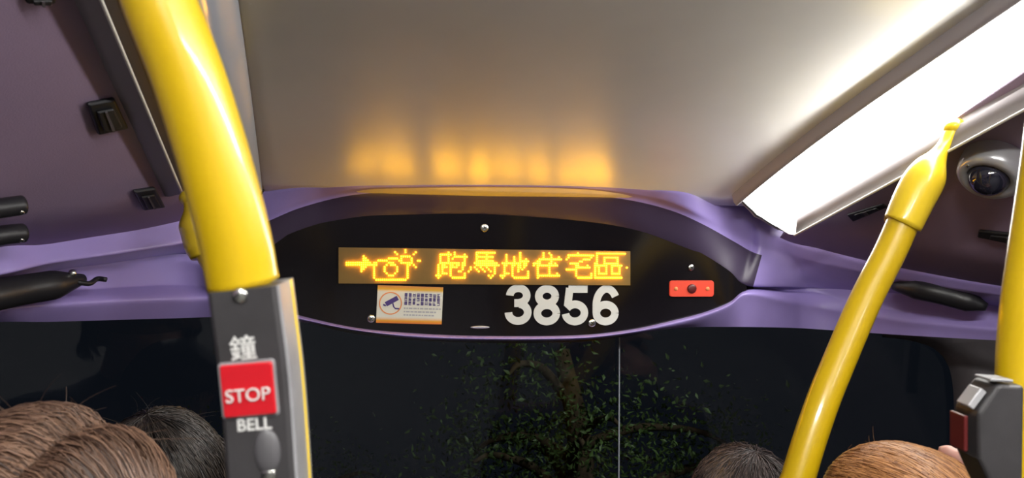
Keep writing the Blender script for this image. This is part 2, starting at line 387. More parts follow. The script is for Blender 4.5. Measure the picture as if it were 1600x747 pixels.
# ------------------------------------------------------------------ lamps along the ceiling edges
def rail(p0, p1, Yn):                             # straight edge through two seen points, carried on backwards to Yn
    p0, p1 = np.array(p0), np.array(p1); out = []
    on_ceiling = abs(p0[2] - zceil(p0[1])) < 0.004
    for Y in list(np.linspace(p0[1], p1[1], 9)) + [p1[1] - 0.3]:
        q = p0 + (p1-p0) * ((Y-p0[1]) / (p1[1]-p0[1]))
        if on_ceiling: q[2] = zceil(Y) - 0.002
        out.append(q)
    last = out[-1]
    for Y in (last[1]-0.5, Yn): out.append(np.array((last[0], Y, last[2])))
    return out
RU = rail(Wc(1152, 306, -0.002), Wc(1565, 0, -0.002), YB + 0.1)
RL = rail(Wz(1216, 356, zr(0.62)), Wz(1600, 119, zr(0.62)), YB + 0.1)
def lens_mesh(A, B, bulge, n=12, thick=True):
    rows = []
    for a, b in zip(A, B):
        d = b - a; nn = nrm((d[2], 0, -d[0])); nn = nn if nn[2] < 0 else -nn
        rows.append([a + d * (k/n) + nn * bulge * math.sin(math.pi * k/n) ** 0.7 for k in range(n+1)])
    bm = bmesh.new(); grid(bm, rows)
    return bm, rows
lt = empty('ceiling_light', (RU[0][0], RU[0][1], RU[0][2]), 'long lit white strip light along the right edge of the ceiling', 'light', )
def cut(R_, y0, front):                           # the run of an edge in front of, or behind, the cross-section y0
    R_ = sorted(R_, key=lambda p: -p[1]); at = lambda y: np.array([np.interp(-y, [-p[1] for p in R_], [p[k] for p in R_]) for k in range(3)])
    return [p for p in R_ if p[1] > y0 + .01] + [at(y0)] if front else [at(y0)] + [p for p in R_ if p[1] < y0 - .01]
YSEC = 0.30
RUf, RLf = cut(RU, YSEC, True), cut(RL, YSEC, True)
yy = sorted({round(float(p[1]), 4) for p in RUf + RLf if p[1] < RLf[0][1] - .01}, reverse=True)
res = lambda R_: [R_[0]] + [np.array([np.interp(-y, [-p[1] for p in R_], [p[k] for p in R_]) for k in range(3)]) for y in yy if y < R_[0][1]]
RUr, RLr = res(RUf), res(RLf); k_ = min(len(RUr), len(RLr)); RUr = [RUr[0]] + RUr[-(k_-1):]; RLr = [RLr[0]] + RLr[-(k_-1):]
bm, rws = lens_mesh(RUr, RLr, 0.006)
o = obj('diffuser', bm, M_lens, lt, smooth=True)
RUb, RLb = [RUf[-1], np.array((RU[-1][0], -0.3, RU[-1][2])), RU[-1]], [RLf[-1], np.array((RL[-1][0], -0.3, RL[-1][2])), RL[-1]]
lr = empty('ceiling_light', RUb[0], 'unseen rear length of the right strip light, brightened to add fill', 'light')  # out of view and set brighter than the front length, as added fill light
bm, _ = lens_mesh(RUb, RLb, 0.006); M_lens3 = M_lens.copy(); M_lens3.node_tree.nodes['Principled BSDF'].inputs['Emission Strength'].default_value = LAMP_REAR_FILL
obj('diffuser', bm, M_lens3, lr, smooth=True)
bm = bmesh.new(); tube(bm, [p + np.array((0, 0.004, 0)) for p in _[0]], 0.004, 8); obj('end_cap', bm, M_housing, lr, smooth=True)
# housing flank under the lens
FL = rail(Wz(1243, 367, zr(0.56)), Wz(1600, 172, zr(0.56)), YB + 0.1)
bm = bmesh.new(); grid(bm, [[a + np.array((0,0,0.004)), a, a*0.5 + b*0.5 + np.array((0.004, 0, -0.006)), b, b + np.array((0.01, 0, 0.035))] for a, b in zip(RL, FL)])
o = obj('housing', bm, M_housing, lt, smooth=True)
bm = bmesh.new(); tube(bm, [f + np.array((-0.002, 0, -0.001)) for f in FL], 0.0022, 8); obj('edge_strip', bm, M_alu, lt, smooth=True)
def endcap(rw, bm, thick=0.006, g=0.005):
    c = sum(rw) / len(rw); ring = [p + nrm(p - c) * g for p in rw]
    back = [rw[-1] + np.array((0.03, 0, 0.05)), rw[0] + np.array((0.03, 0, 0.03))]
    pts = [Vector(p) for p in ring] + [Vector(p) for p in back]
    a = [bm.verts.new(p + Vector((0, 0.001, 0))) for p in pts]; b = [bm.verts.new(p + Vector((0, thick, 0))) for p in pts]
    bm.faces.new(a); bm.faces.new(b[::-1])
    for k in range(len(a)): bm.faces.new((a[k], b[k], b[(k+1) % len(a)], a[(k+1) % len(a)]))
    bmesh.ops.recalc_face_normals(bm, faces=bm.faces)
bm = bmesh.new(); endcap(rws[0], bm); obj('end_cap', bm, M_housing, lt)
bm = bmesh.new(); tube(bm, [p + nrm(p - sum(rws[0])/13) * 0.003 + np.array((0, -0.001, 0)) for p in rws[0]], 0.0022, 8); obj('gasket', bm, M_gasket, lt, smooth=True)
bm = bmesh.new(); grid(bm, [[p + np.array((dx, 0, dz)) for dx, dz in ((-.012, .003), (-.010, -.014), (-.006, -.021), (-.003, -.021), (0.001, -.003))] for p in RU]); obj('upper_rim', bm, M_housing, lt, smooth=True)

# left lamp: its front length is unlit, a lit length is added unseen further back as fill
LU = rail(Wc(410, 297, -0.002), Wc(372, 0, -0.002), -0.25)
LL = [np.array((a[0] - 0.078, a[1], zr(0.625))) for a in LU]
lf = empty('ceiling_light', LU[0], 'unlit grey strip light beside the metal edged housing, behind the thick yellow pole', 'light')
bm, rws = lens_mesh(LU, LL, 0.012); obj('diffuser', bm, M_lens_off, lf, smooth=True)
bm = bmesh.new(); endcap([p * np.array((1,1,1)) for p in rws[0]], bm); o = obj('end_cap', bm, M_gasket, lf)
me0 = rail(Wz(285, 303, zr(0.60)), Wz(158, 0, zr(0.60)), YB + 0.1)
mo0 = rail(Wz(243, 305, zr(0.612)), Wz(115, 0, zr(0.612)), YB + 0.1)
G = [np.array((a[0], a[1], a[2])) for a in rail(LL[0], LL[8], YB + 0.1)]
bm = bmesh.new(); grid(bm, [[g + np.array((0, 0, 0.03)), 0.5*(g+m_) + np.array((0, 0, 0.045)), m_ + np.array((0.001, 0, 0.004))] for g, m_ in zip(G, me0)]); obj('channel', bm, M_gasket, lf, smooth=True)
bm = bmesh.new(); grid(bm, [[a, 0.5*(a+b) + np.array((0, 0, -0.004)), b, b + np.array((-0.004, 0, 0.03))] for a, b in zip(me0, mo0)]); obj('housing', bm, M_housing, lf, smooth=True)
bm = bmesh.new(); tube(bm, me0, 0.0022, 8); obj('edge_strip', bm, M_alu, lf, smooth=True)
LU2 = [LU[-1] + np.array((0, -0.02, 0)), np.array((LU[-1][0], YB + 0.1, LU[-1][2]))]
LL2 = [np.array((a[0] - 0.078, a[1], zr(0.625))) for a in LU2]
lb = empty('ceiling_light', LU2[0], 'unseen lit length of the left strip light, added behind the camera as fill', 'light')
bm, _ = lens_mesh(LU2, LL2, 0.012); obj('diffuser', bm, M_lens2, lb, smooth=True)

# ------------------------------------------------------------------ display window in the recess
n_pan = Vector((0, -1, -0.34)).normalized(); u_pan = Vector((1, 0, 0)); v_pan = n_pan.cross(u_pan); v_pan = -v_pan if v_pan.z < 0 else v_pan
dc = on_panel(757, 440)
dp = empty('destination_display', dc, 'eye-shaped black window with an amber dot matrix message, above the windscreen', 'display')
top = [ALLC[2][i] for i in range(NS) if 330 <= ALLC[2][i][0] <= 1172]; bot = [ALLC[3][i] for i in range(NS) if 330 <= ALLC[2][i][0] <= 1172]
rows = []
for k in range(9):
    t = -0.10 + 1.16 * k / 8; rows.append([on_panel(a[0] + (b[0]-a[0])*t, a[1] + (b[1]-a[1])*t + (1 if k == 8 else 0), 0.002) for a, b in zip(top, bot)])
bm = bmesh.new(); grid(bm, rows); obj('window_pane', bm, M_smoke, dp, smooth=True)
# LED board: flat plate on the pane
lift = 0.007
pn = np.array(n_pan); P0 = on_panel(757, 415) + pn * lift
def on_board(px, py, l=0.0): return Vector(Wp(px, py, P0 + pn * l, pn))
BL, BR, TL, TR = on_board(529, 443), on_board(985, 446), on_board(529, 386.5), on_board(985, 392.5)
bm = bmesh.new(); quadbox(bm, BL, BR, TR, TL, n_pan, -0.005); obj('led_board', bm, M_board, dp)
# dot rows and columns from two corner dots
A = on_board(541.5, 390.2); B = on_board(979, 396.6 - 3.2 + 0.0); Cc = on_board(541.5, 437.2)
cu = (B - A) / 141.0; rv = (Cc - A) / 14.0
def R(s):
    out = []
    for t in s.split():
        if '-' in t[1:]:
            a, b = t.rsplit('-', 1); out += list(range(int(a), int(b) + 1))
        else: out.append(int(t))
    return out
GL = [
 ('arrow_symbol', 0, {3:'8',4:'8 9',5:'8 9 10',6:'0-11',7:'0-12',8:'7 8 9',9:'7 8',10:'7'}),
 ('camera_symbol', 0, {0:'28',1:'23 28 33',2:'24 32',3:'26-30',4:'20-24 26 31',5:'15-19 25 26 31 34 35',6:'13 14 20-22 26-31',7:'13 14 19 21-23 29 30 32',8:'13 18 24 29 33',9:'13 18 24 29',10:'13 18 24 29',11:'13 19 23 29',12:'13 20-22 29',13:'13 29',14:'14-28'}),
 ('led_character', 43, {1:'6 9',2:'2-7 9 14',3:'2 6 9-15',4:'2 6 8 14',5:'2 6 14',6:'2-6 7-11 13 14',7:'1 3 4 7 8 10 11 13 14',8:'1 3-5 7-10 13',9:'1 3 7 13',10:'1 3 7 11 12',11:'1 3-5 7 14',12:'0 1 2 7 14',13:'1 8-14'}),
 ('led_character', 62, {1:'1-10',2:'1 6',3:'1-9',4:'1 6',5:'1-9',6:'0-11',7:'1-12',8:'-2 0 3 6 10',9:'-2 1 4 7 10',10:'-3 2 5 8 10',11:'10',12:'7 9',13:'8'}),
 ('led_character', 75, {1:'10',2:'3 10',3:'3 7 10',4:'3 7 10 13',5:'3 7 10-14',6:'1-10 12 13',7:'2 3 6 7 9 10 12 13',8:'2 6 9 10 12',9:'2 6 9 11',10:'2 6 9 14',11:'2-4 6 14',12:'0-2 6 14',13:'1 7-14'}),
 ('led_character', 94, {1:'3 6',2:'3 7',3:'3 7 11',4:'1 2 3-12',5:'0 1 7',6:'-2 -1 0 1 6 7 9',7:'-2 0-10',8:'0 6',9:'0 6',10:'0 6',11:'0 6 10',12:'0-11',13:'0'}),
 ('led_character', 109, {1:'6',2:'1-14',3:'1 13',4:'0 9-11 12',5:'7 8',6:'2-6',7:'5 6 11',8:'5-12',9:'0-5',10:'5',11:'5 13',12:'5 13',13:'6-13'}),
 ('led_character', 124, {1:'1-16',2:'1',3:'1 5-12',4:'1 5 12',5:'1 5 12',6:'0 1 5-12',7:'0 1 2-6 9-14',8:'0 2 6 9 13 17',9:'0 2 6 9 13',10:'0 2 6 9 13',11:'0 2-6 9-13',12:'0',13:'0-14'}),
]
rd = cu.length * 0.34
for nm, c0_, rws_ in GL:
    bm = bmesh.new()
    for r, s in rws_.items():
        for c in sorted(set(R(s))):
            disc(bm, A + cu * (c0_ + c) + rv * r + n_pan * 0.0004, u_pan, v_pan, n_pan, rd, 0.0024, 8, 0.0010)
    obj(nm, bm, M_led, dp)
# screws in the window
for px, py, r in ((757, 356, 6.2), (580, 498, 5.8), (925, 505, 6.0), (1080, 418, 5), (759, 317, 3)):
    p = on_panel(px, py, 0.003) if py > 330 else Wy(757, 317, 1.44)
    c = Vector(p); rr = r * (1.62 / F0)
    bm = bmesh.new(); disc(bm, c, u_pan, v_pan, n_pan, rr, 0.0015, 20, 0.0012)
    sc_ = obj('screw', bm, M_screw, dp, smooth=True)
    bm = bmesh.new()
    for a in (0.6, 2.17):
        d = u_pan * math.cos(a) + v_pan * math.sin(a); e = n_pan.cross(d)
        quadbox(bm, c - d*rr*.55 - e*rr*.1 + n_pan*.0022, c + d*rr*.55 - e*rr*.1 + n_pan*.0022, c + d*rr*.55 + e*rr*.1 + n_pan*.0022, c - d*rr*.55 + e*rr*.1 + n_pan*.0022, n_pan, .0008)
    o = obj('slot', bm, M_gasket, sc_)
# small clip at the foot of the window
bm = bmesh.new(); ellipsoid(bm, on_panel(750, 511.5, 0.004), (0.019, 0.004, 0.003)); obj('release_catch', bm, M_silver, dp, smooth=True)

# fleet number
DIG = {'3': [arc(.345,.725,.205,.185,180,-85), [(.25,.535),(.37,.535)], arc(.345,.30,.235,.215,82,-180)],
       '8': [arc(.35,.725,.20,.185,0,360,40), arc(.35,.295,.23,.205,0,360,40)],
       '5': [[(.17,.905),(.635,.905)], [(.20,.93),(.155,.47)], arc(.335,.305,.23,.215,148,-174)],
       '6': [arc(.35,.30,.225,.21,0,360,40), arc(.37,.50,.25,.41,32,200), [(.12,.52),(.122,.30)]]}
nd = empty('fleet_number', on_panel(880, 507), 'white numeral sticker 3856 below the amber message', 'number sticker')
kk = 0.0
for ch, x0, yb in (('3', 789, 507), ('8', 833.5, 508), ('5', 878.5, 508), ('6', 925.5, 508)):
    O = on_board(x0 - 2, yb, -lift + 0.0035); h = (on_board(x0, yb - 62.5) - on_board(x0, yb)).length; ww = (on_board(x0 + 45, yb) - on_board(x0, yb)).length / 0.70
    bm = bmesh.new()
    for j, st in enumerate(DIG[ch]): strip(bm, [(a * ww, b * h) for a, b in st], 0.098 * h, O, u_pan, v_pan, n_pan, 0.0008 + 0.0001 * j)
    obj('numeral', bm, M_digit, nd)

# CCTV sticker
s0 = on_board(587.5, 504.5, -lift + 0.0035); su = on_board(690, 507, -lift + 0.0035) - s0; sv = on_board(588, 445.5, -lift + 0.0035) - s0
sw, sh = su.length, sv.length; su_ = su.normalized(); sv_ = n_pan.cross(su_); sv_ = -sv_ if sv_.z < 0 else sv_
st = empty('sticker', s0 + su * 0.5, 'white and orange surveillance camera notice sticker left of the number', 'sticker')
me = bpy.data.meshes.new('film'); bm = bmesh.new(); quadbox(bm, (0,0,0), (sw,0,0), (sw,sh,0), (0,sh,0), (0,0,1), 0.0006); bm.to_mesh(me); bm.free(); me.materials.append(M_sticker)
o = bpy.data.objects.new('film', me); COL.objects.link(o); o.parent = st
o.matrix_local = Matrix.Translation(-Vector(st.location)) @ Matrix(((su_.x, sv_.x, n_pan.x, s0.x), (su_.y, sv_.y, n_pan.y, s0.y), (su_.z, sv_.z, n_pan.z, s0.z), (0,0,0,1)))
def on_st(x, y): return (x * sw, y * sh)
O = s0 + n_pan * 0.0008
bm = bmesh.new(); strip(bm, arc(0.205*sw, 0.53*sh, 0.165*sw, 0.165*sw, 0, 360, 40), 0.009*sw, O, su_, sv_, n_pan, 0.0003); obj('ring_print', bm, M_orange, st)
bm = bmesh.new()
strip(bm, [(0.135*sw, 0.50*sh), (0.31*sw, 0.68*sh)], 0.036*sw, O, su_, sv_, n_pan, 0.0004)
strip(bm, [(0.095*sw, 0.49*sh), (0.135*sw, 0.46*sh)], 0.012*sw, O, su_, sv_, n_pan, 0.0004)
strip(bm, [(0.24*sw, 0.53*sh), (0.255*sw, 0.44*sh), (0.28*sw, 0.395*sh), (0.34*sw, 0.39*sh)], 0.010*sw, O, su_, sv_, n_pan, 0.0004)
obj('camera_print', bm, M_navy, st)
bm = bmesh.new()
for r in range(3):
    for c in range(9):
        x, y = 0.435 + c * 0.0625, 0.765 - r * 0.11
        for q in range(5):
            if random.random() < .72: strip(bm, [((x - .02)*sw, (y - .04 + q*.02)*sh), ((x + .02)*sw, (y - .04 + q*.02)*sh)], 0.0045*sw, O, su_, sv_, n_pan, 0.0003)
        for q in (-.017, 0, .017):
            if random.random() < .7: strip(bm, [((x + q)*sw, (y - .042)*sh), ((x + q)*sw, (y + .042)*sh)], 0.0035*sw, O, su_, sv_, n_pan, 0.0003)
obj('character_print', bm, M_navy, st)
bm = bmesh.new()
for r, wd in ((0, .54), (1, .50), (2, .46)):
    x = 0.41
    while x < .41 + wd:
        l = random.uniform(.02, .06); strip(bm, [(x*sw, (.41 - r*.09)*sh), ((x+l)*sw, (.41 - r*.09)*sh)], 0.011*sw, O, su_, sv_, n_pan, 0.0003); x += l + .012
obj('small_print', bm, M_grey_print, st)

# red plate at the right of the window
rp = on_panel(1080, 451, 0.003)
pu = Vector(on_panel(1110, 451, 0.003)) - Vector(on_panel(1050, 451, 0.003)); pu.normalize(); pvv = v_pan; pnn = pu.cross(pvv).normalized(); pnn = pnn if pnn.y < 0 else -pnn
rpE = empty('reflector_plate', rp, 'small red rounded plate with a dark centre at the right of the black window', 'plate')
cc = Vector(rp); hw_, hh_ = 0.0465, 0.0165
def rrect(hw, hh, r, n=6):
    out = []
    for cx, cy, a in ((hw-r, hh-r, 0), (-hw+r, hh-r, 90), (-hw+r, -hh+r, 180), (hw-r, -hh+r, 270)):
        out += [(cx + r*math.cos(math.radians(a + 90*k/n)), cy + r*math.sin(math.radians(a + 90*k/n))) for k in range(n+1)]
    return out
def plate(bm, c, u, v, n, outline, t, inset=0.0015):
    a = [bm.verts.new(c + u*x + v*y) for x, y in outline]; b = [bm.verts.new(c + u*x + v*y + n*t*.7) for x, y in outline]
    k_ = 1 - inset / max(abs(x) for x, y in outline)
    d = [bm.verts.new(c + u*x*k_ + v*y*k_ + n*t) for x, y in outline]
    N = len(a)
    for p, q in ((a, b), (b, d)):
        for k in range(N): bm.faces.new((p[k], p[(k+1) % N], q[(k+1) % N], q[k]))
    bm.faces.new(d); bm.faces.new(a[::-1]); bmesh.ops.recalc_face_normals(bm, faces=bm.faces)
bm = bmesh.new(); plate(bm, cc, pu, pvv, pnn, rrect(hw_, hh_, 0.006), 0.004); obj('plate', bm, M_redplate, rpE)
bm = bmesh.new(); disc(bm, cc + pnn*0.004, pu, pvv, pnn, 0.0095, 0.003, 20, 0.001); obj('knob', bm, M_dkred, rpE, smooth=True)
for sx in (-1, 1):
    bm = bmesh.new(); disc(bm, cc + pu*sx*0.033 + pnn*0.004, pu, pvv, pnn, 0.004, 0.001, 14, 0.001); obj('screw', bm, M_orange, rpE, smooth=True)

# ------------------------------------------------------------------ fittings on the sloping panels
def cove_patch(side, quad, lift=0.0):
    a, n = CV[side]; return [Vector(Wp(x, y, a + n * lift, n)) for x, y in quad]
def latch(side, quad, t, label, group=None):
    q = cove_patch(side, quad); n = Vector(CV[side][1])
    c = sum(q, Vector()) / 4; e = empty('panel_latch', c, label, 'latch', group)
    bm = bmesh.new(); quadbox(bm, *q, n, t); obj('base', bm, M_black, e, bevel=0.003)
    q2 = [c + (p - c) * 0.62 + n * t for p in q]
    bm = bmesh.new(); quadbox(bm, *q2, n, t * 0.6); obj('slider', bm, M_gasket, e, bevel=0.002)
    bm = bmesh.new(); quadbox(bm, q2[0].lerp(q2[1], .4) + n*t*.6, q2[0].lerp(q2[1], .55) + n*t*.6, q2[3].lerp(q2[2], .55) + n*t*.6, q2[3].lerp(q2[2], .4) + n*t*.6, n, t*.25); obj('rib', bm, M_dark, e)
latch('left', ((133,158),(176,150),(198,196),(150,206)), 0.007, 'square black latch on the left mauve panel, higher of the two')
latch('left', ((206,295),(240,290),(256,320),(222,325)), 0.007, 'square black latch on the left mauve panel just above the purple ridge')
latch('left', ((34,-12),(85,-12),(84,1),(38,1)), 0.006, 'black latch cut off by the top left edge of the picture')
latch('right', ((1324,334),(1380,317),(1388,322),(1334,345)), 0.004, 'faint flat dark latch on the right panel below the strip light')
latch('right', ((1530,357),(1640,368),(1640,390),(1528,368)), 0.006, 'flat dark latch on the right panel below the dome camera')
# two stubby black grips at the left edge
def bar(name, pts, rad, m, label, cat, hl):
    e = empty(name, pts[-1], label, cat)
    bm = bmesh.new(); P = spline(pts, 6); r = [rad * min(1, 0.45 + 2.2 * math.sin(math.pi * min(0.5, (len(P) - 1 - i) / (len(P) - 1) * 1.6))) for i in range(len(P))]
    tube(bm, P, r, 20); obj('grip', bm, m, e, smooth=True)
    bm = bmesh.new(); n = Vector(CV['left'][1]); c = Vector(P[int(len(P)*.5)])
    tube(bm, [c, c - n * 0.035], rad * 0.6, 14); obj('mount', bm, m, e, smooth=True)
    bm = bmesh.new(); c = Vector(P[-4]); ellipsoid(bm, c + n * rad * 0.8, (0.005, 0.005, 0.003)); obj('screw', bm, M_screw, e, smooth=True)
aL, nL = CV['left']
bar('hand_grip', [Wp(x, y, aL + nL * 0.02, nL) for x, y in ((-90, 340), (-30, 330), (10, 324), (40, 320))], 0.0125, M_black, 'black rounded handle end at the left edge, upper of the two', 'handle', 1)
bar('hand_grip', [Wp(x, y, aL + nL * 0.02, nL) for x, y in ((-90, 384), (-30, 374), (10, 367), (40, 364))], 0.0130, M_black, 'black rounded handle end at the left edge, lower one nearest the purple ridge', 'handle', 1)

# roller blind cassettes lying in the groove of the header, left and right
def y_on_groove(px, py, dY):                       # just in front of the groove
    i = int(np.argmin([abs(q[0] - px) for q in ALLC[2]])); return Wy(px, py, Y0(i) + dY)
def blind(pts, label, r, tip=None):
    e = empty('sun_blind', y_on_groove(*pts[0], 0.03), label, 'sun blind')
    P = spline([y_on_groove(x, y, 0.035) for x, y in pts], 6); n_ = len(P)
    bm = bmesh.new(); tube(bm, P, [r * min(1, 0.35 + 3.0 * min(i, n_-1-i) / n_) for i in range(n_)], 20); obj('cassette', bm, M_black, e, smooth=True)
    if tip:
        bm = bmesh.new(); Q = spline([y_on_groove(x, y, 0.03) for x, y in tip], 5); tube(bm, Q, 0.004, 12); obj('pull_tab', bm, M_black, e, smooth=True)
        bm = bmesh.new(); ellipsoid(bm, y_on_groove(113, 427, 0.018), (.006, .005, .006)); obj('screw', bm, M_screw, e, smooth=True)
blind([(-120, 482), (-40, 468), (30, 454), (80, 446), (130, 436)], 'black sun blind cassette in the groove of the purple moulding at the left edge', 0.022, [(120, 441), (140, 443), (152, 436), (166, 437)])
blind([(1395, 447), (1450, 455), (1500, 467), (1542, 480)], 'dark sun blind cassette in the right groove between the two right poles', 0.020)

# dome camera under the right panel
aR, nR = CV['right']; nRv = Vector(nR)
cb = Vector(Wp(1556, 255, aR + nR * 0.0, nR)); ce = empty('surveillance_camera', cb, 'silver grey dome camera on the right panel beside the yellow pole joint', 'camera')
u1, v1, n1 = face_toward(nRv, (0, 1, 0))
bm = bmesh.new()
prof = [(0.047, 0), (0.047, 0.016), (0.045, 0.030), (0.040, 0.036), (0.031, 0.037), (0.029, 0.031)]
rings = [[bm.verts.new(cb + (u1*math.cos(2*math.pi*k/40) + v1*math.sin(2*math.pi*k/40))*r + nRv*h) for k in range(40)] for r, h in prof]
for a, b in zip(rings, rings[1:]):
    for k in range(40): bm.faces.new((a[k], a[(k+1) % 40], b[(k+1) % 40], b[k]))
bm.faces.new(rings[-1]); obj('housing', bm, M_silver, ce, smooth=True)
bm = bmesh.new(); ellipsoid(bm, cb + nRv*0.030, (0.028, 0.028, 0.028)); obj('dome', bm, M_dome, ce, smooth=True)
bm = bmesh.new(); disc(bm, cb + nRv*0.036 + u1*0.036, u1, v1, nRv, 0.003, 0.001, 12, 0.001); obj('screw', bm, M_screw, ce, smooth=True)

# ------------------------------------------------------------------ yellow poles
def pole_from_px(pts, n=6): return spline([W(x, y, d) for x, y, d in pts], n)
# near pole on the left with the bell box
nearP = [W(x, y, d) for x, y, d in ((205, -160, .385), (226, -70, .385), (252, 10, .385), (291, 110, .387), (322, 205, .389), (349, 300, .391), (369, 380, .393), (381, 445, .395), (399, 505, .397), (405, 560, .397), (401, 660, .398), (406, 770, .398), (414, 1100, .40))]
topx = nearP[0]; dd = nearP[0] - nearP[1]; dd = dd + np.array((0, 0, .01)); nearP = [nearP[0] + dd * ((ZC - 0.005 - nearP[0][2]) / dd[2])] + nearP
nearP += [np.array((nearP[-1][0], nearP[-1][1] + 0.01, 0.5)), np.array((nearP[-1][0], nearP[-1][1] + 0.01, 0.0))]
e = empty('grab_pole', nearP[-1], 'thick curved yellow pole nearest the camera carrying the STOP bell', 'pole')
bm = bmesh.new(); NP = spline(nearP, 8); zb = W(382, 450, .395)[2]; zc = W(400, 600, .396)[2]
tube(bm, NP, [0.0172 if (p[2] > zb or p[2] < 0.75) else 0.0120 for p in NP], 40); obj('tube', bm, M_yellow, e, smooth=True)
bm = bmesh.new(); tube(bm, [nearP[0] + np.array((0,0,-.004)), nearP[0] + np.array((0,0,.004))], 0.03, 32); obj('flange', bm, M_yellow2, e, smooth=True)
bm = bmesh.new(); tube(bm, [(nearP[-1][0], nearP[-1][1], 0.0), (nearP[-1][0], nearP[-1][1], 0.012)], 0.032, 32); obj('flange', bm, M_yellow2, e, smooth=True)

# bell push box clamped round the near pole
bx = [W(x, y, d) for x, y, d in ((393, 446, .395), (400, 500, .396), (408, 560, .397), (414, 620, .398), (419, 690, .398), (424, 770, .398), (431, 900, .399))]
bxp = [Vector(p) for p in spline(bx, 4)]
side = []; nor = []
for i, p in enumerate(bxp):
    t = (bxp[min(i+1, len(bxp)-1)] - bxp[max(i-1, 0)]).normalized()
    v = (Vector(CAM) - p).normalized(); v = (v - t * v.dot(t)).normalized()
    v = Matrix.Rotation(math.radians(15), 3, t) @ v
    s_ = v.cross(t).normalized()
    if s_.dot(cam_x) < 0: s_ = -s_
    side.append(s_); nor.append(v)
if nor[0].dot(cam_x) > 0:                           # the right flank must be the one in view
    pass
be = empty('stop_bell', bx[-1], 'charcoal bell push box with red STOP button on the near yellow pole', 'bell push')
a_, f_ = 0.0160, 0.0190
prof = [(-a_, -0.004), (-a_, f_-0.002), (-a_+.002, f_), (a_-.002, f_), (a_, f_-.002), (a_, -0.004)]
bm = bmesh.new(); sweep(bm, bxp, side, nor, prof); obj('front_cover', bm, M_box, be)
prof = [(a_ - 0.001, -0.018), (a_ + 0.0006, -0.018), (a_ + 0.0012, 0.010), (a_ + 0.0012, f_-.003), (a_ - 0.001, f_-.002)]
bm = bmesh.new(); sweep(bm, bxp, side, nor, prof); obj('side_cover', bm, M_boxside, be)
prof = [(-a_, -0.019), (-a_, -0.005), (a_, -0.005), (a_, -0.019)]
bm = bmesh.new(); sweep(bm, bxp, side, nor, prof); obj('back_cover', bm, M_boxside, be)
bm = bmesh.new(); tube(bm, [p + s_*(a_ + 0.0010) + n_*(-0.010) for p, s_, n_ in zip(bxp, side, nor)], 0.0007, 8); obj('edge_strip', bm, M_yellow2, be, smooth=True)
def on_box(px, py, extra=0.0):                      # the cover's front at this picture point: point, right, up, out
    best = min(range(len(bxp)), key=lambda i: abs(ray_py(bxp[i]) - py))
    p = bxp[best] + nor[best] * (f_ + extra); t = (bxp[min(best+1, len(bxp)-1)] - bxp[max(best-1, 0)]).normalized()
    q = Vector(Wp(px, py, np.array(p), np.array(nor[best]))); return q, side[best], -t if t.z < 0 else t, nor[best]
def ray_py(p):
    d = Vector(p) - Vector(CAM); return CY - F0 * d.dot(cam_y) / d.dot(cam_f)
q, u, v, n = on_box(389, 608)
bw = 0.0122
bm = bmesh.new(); plate(bm, q, u, v, n, rrect(bw, bw*1.02, 0.0012), 0.0025, 0.0006); btn = obj('button', bm, M_red, be)
bm = bmesh.new(); plate(bm, q - n*0.0004, u, v, n, rrect(bw + .0012, bw*1.02 + .0012, 0.002), 0.001, 0.0003); obj('button_surround', bm, M_boxside, be)
text('stop_lettering', 'STOP', 0.0088, q - v*0.0025 + n*0.0029, u, v, n, M_white, btn, weight=0.0)
q, u, v, n = on_box(397, 664, 0.0004); text('bell_lettering', 'BELL', 0.0080, q, u, v, n, M_white, be, weight=0.0001)
q, u, v, n = on_box(380, 547, 0.0004); text('bell_character', '\u9418', 0.0125, q, u, v, n, M_white, be, weight=0.0001)
for px, py in ((375, 462), (420, 742)):
    q, u, v, n = on_box(px, py); bm = bmesh.new(); disc(bm, q, u, v, n, 0.0036, 0.0012, 18, 0.0008); obj('screw', bm, M_screw, be, smooth=True)
q, u, v, n = on_box(418, 705); bm = bmesh.new(); ellipsoid(bm, q, (0.0062, 0.0110, 0.0030), Matrix((u, v, n)).transposed()); obj('thumb_pad', bm, mat('dark thumb pad', (0.085, 0.082, 0.088), 0.5), be, smooth=True)

# two poles hung from the ceiling edges by a sleeve joint
def hung_pole(pts, label, rad, sleeve, foot, reverse=False):
    P = [W(*p) for p in pts]; P += [np.array((P[-1][0] + foot[0], P[-1][1] + foot[1], 0.45)), np.array((P[-1][0] + foot[0], P[-1][1] + foot[1], 0.0))]
    e = empty('grab_pole', P[-1], label, 'pole')
    bm = bmesh.new(); tube(bm, spline(P, 8), rad, 32); obj('tube', bm, M_yellow, e, smooth=True)
    if sleeve:
        J = [W(*p[:3]) for p in sleeve]; rr = [p[3] for p in sleeve]
        JP = spline([np.append(j, r) for j, r in zip(J, rr)], 5)
        bm = bmesh.new(); tube(bm, [j[:3] for j in JP], [max(0.002, j[3]) for j in JP], 28); obj('sleeve_joint', bm, M_yellow2, e, smooth=True)
        c = Vector(J[-1]); bm = bmesh.new(); ellipsoid(bm, c, (0.017, 0.017, 0.013)); obj('ball_mount', bm, M_yellow2, e, smooth=True)
    bm = bmesh.new(); tube(bm, [(P[-1][0], P[-1][1], 0), (P[-1][0], P[-1][1], 0.012)], 0.034, 28); obj('flange', bm, M_yellow2, e, smooth=True)
    return e
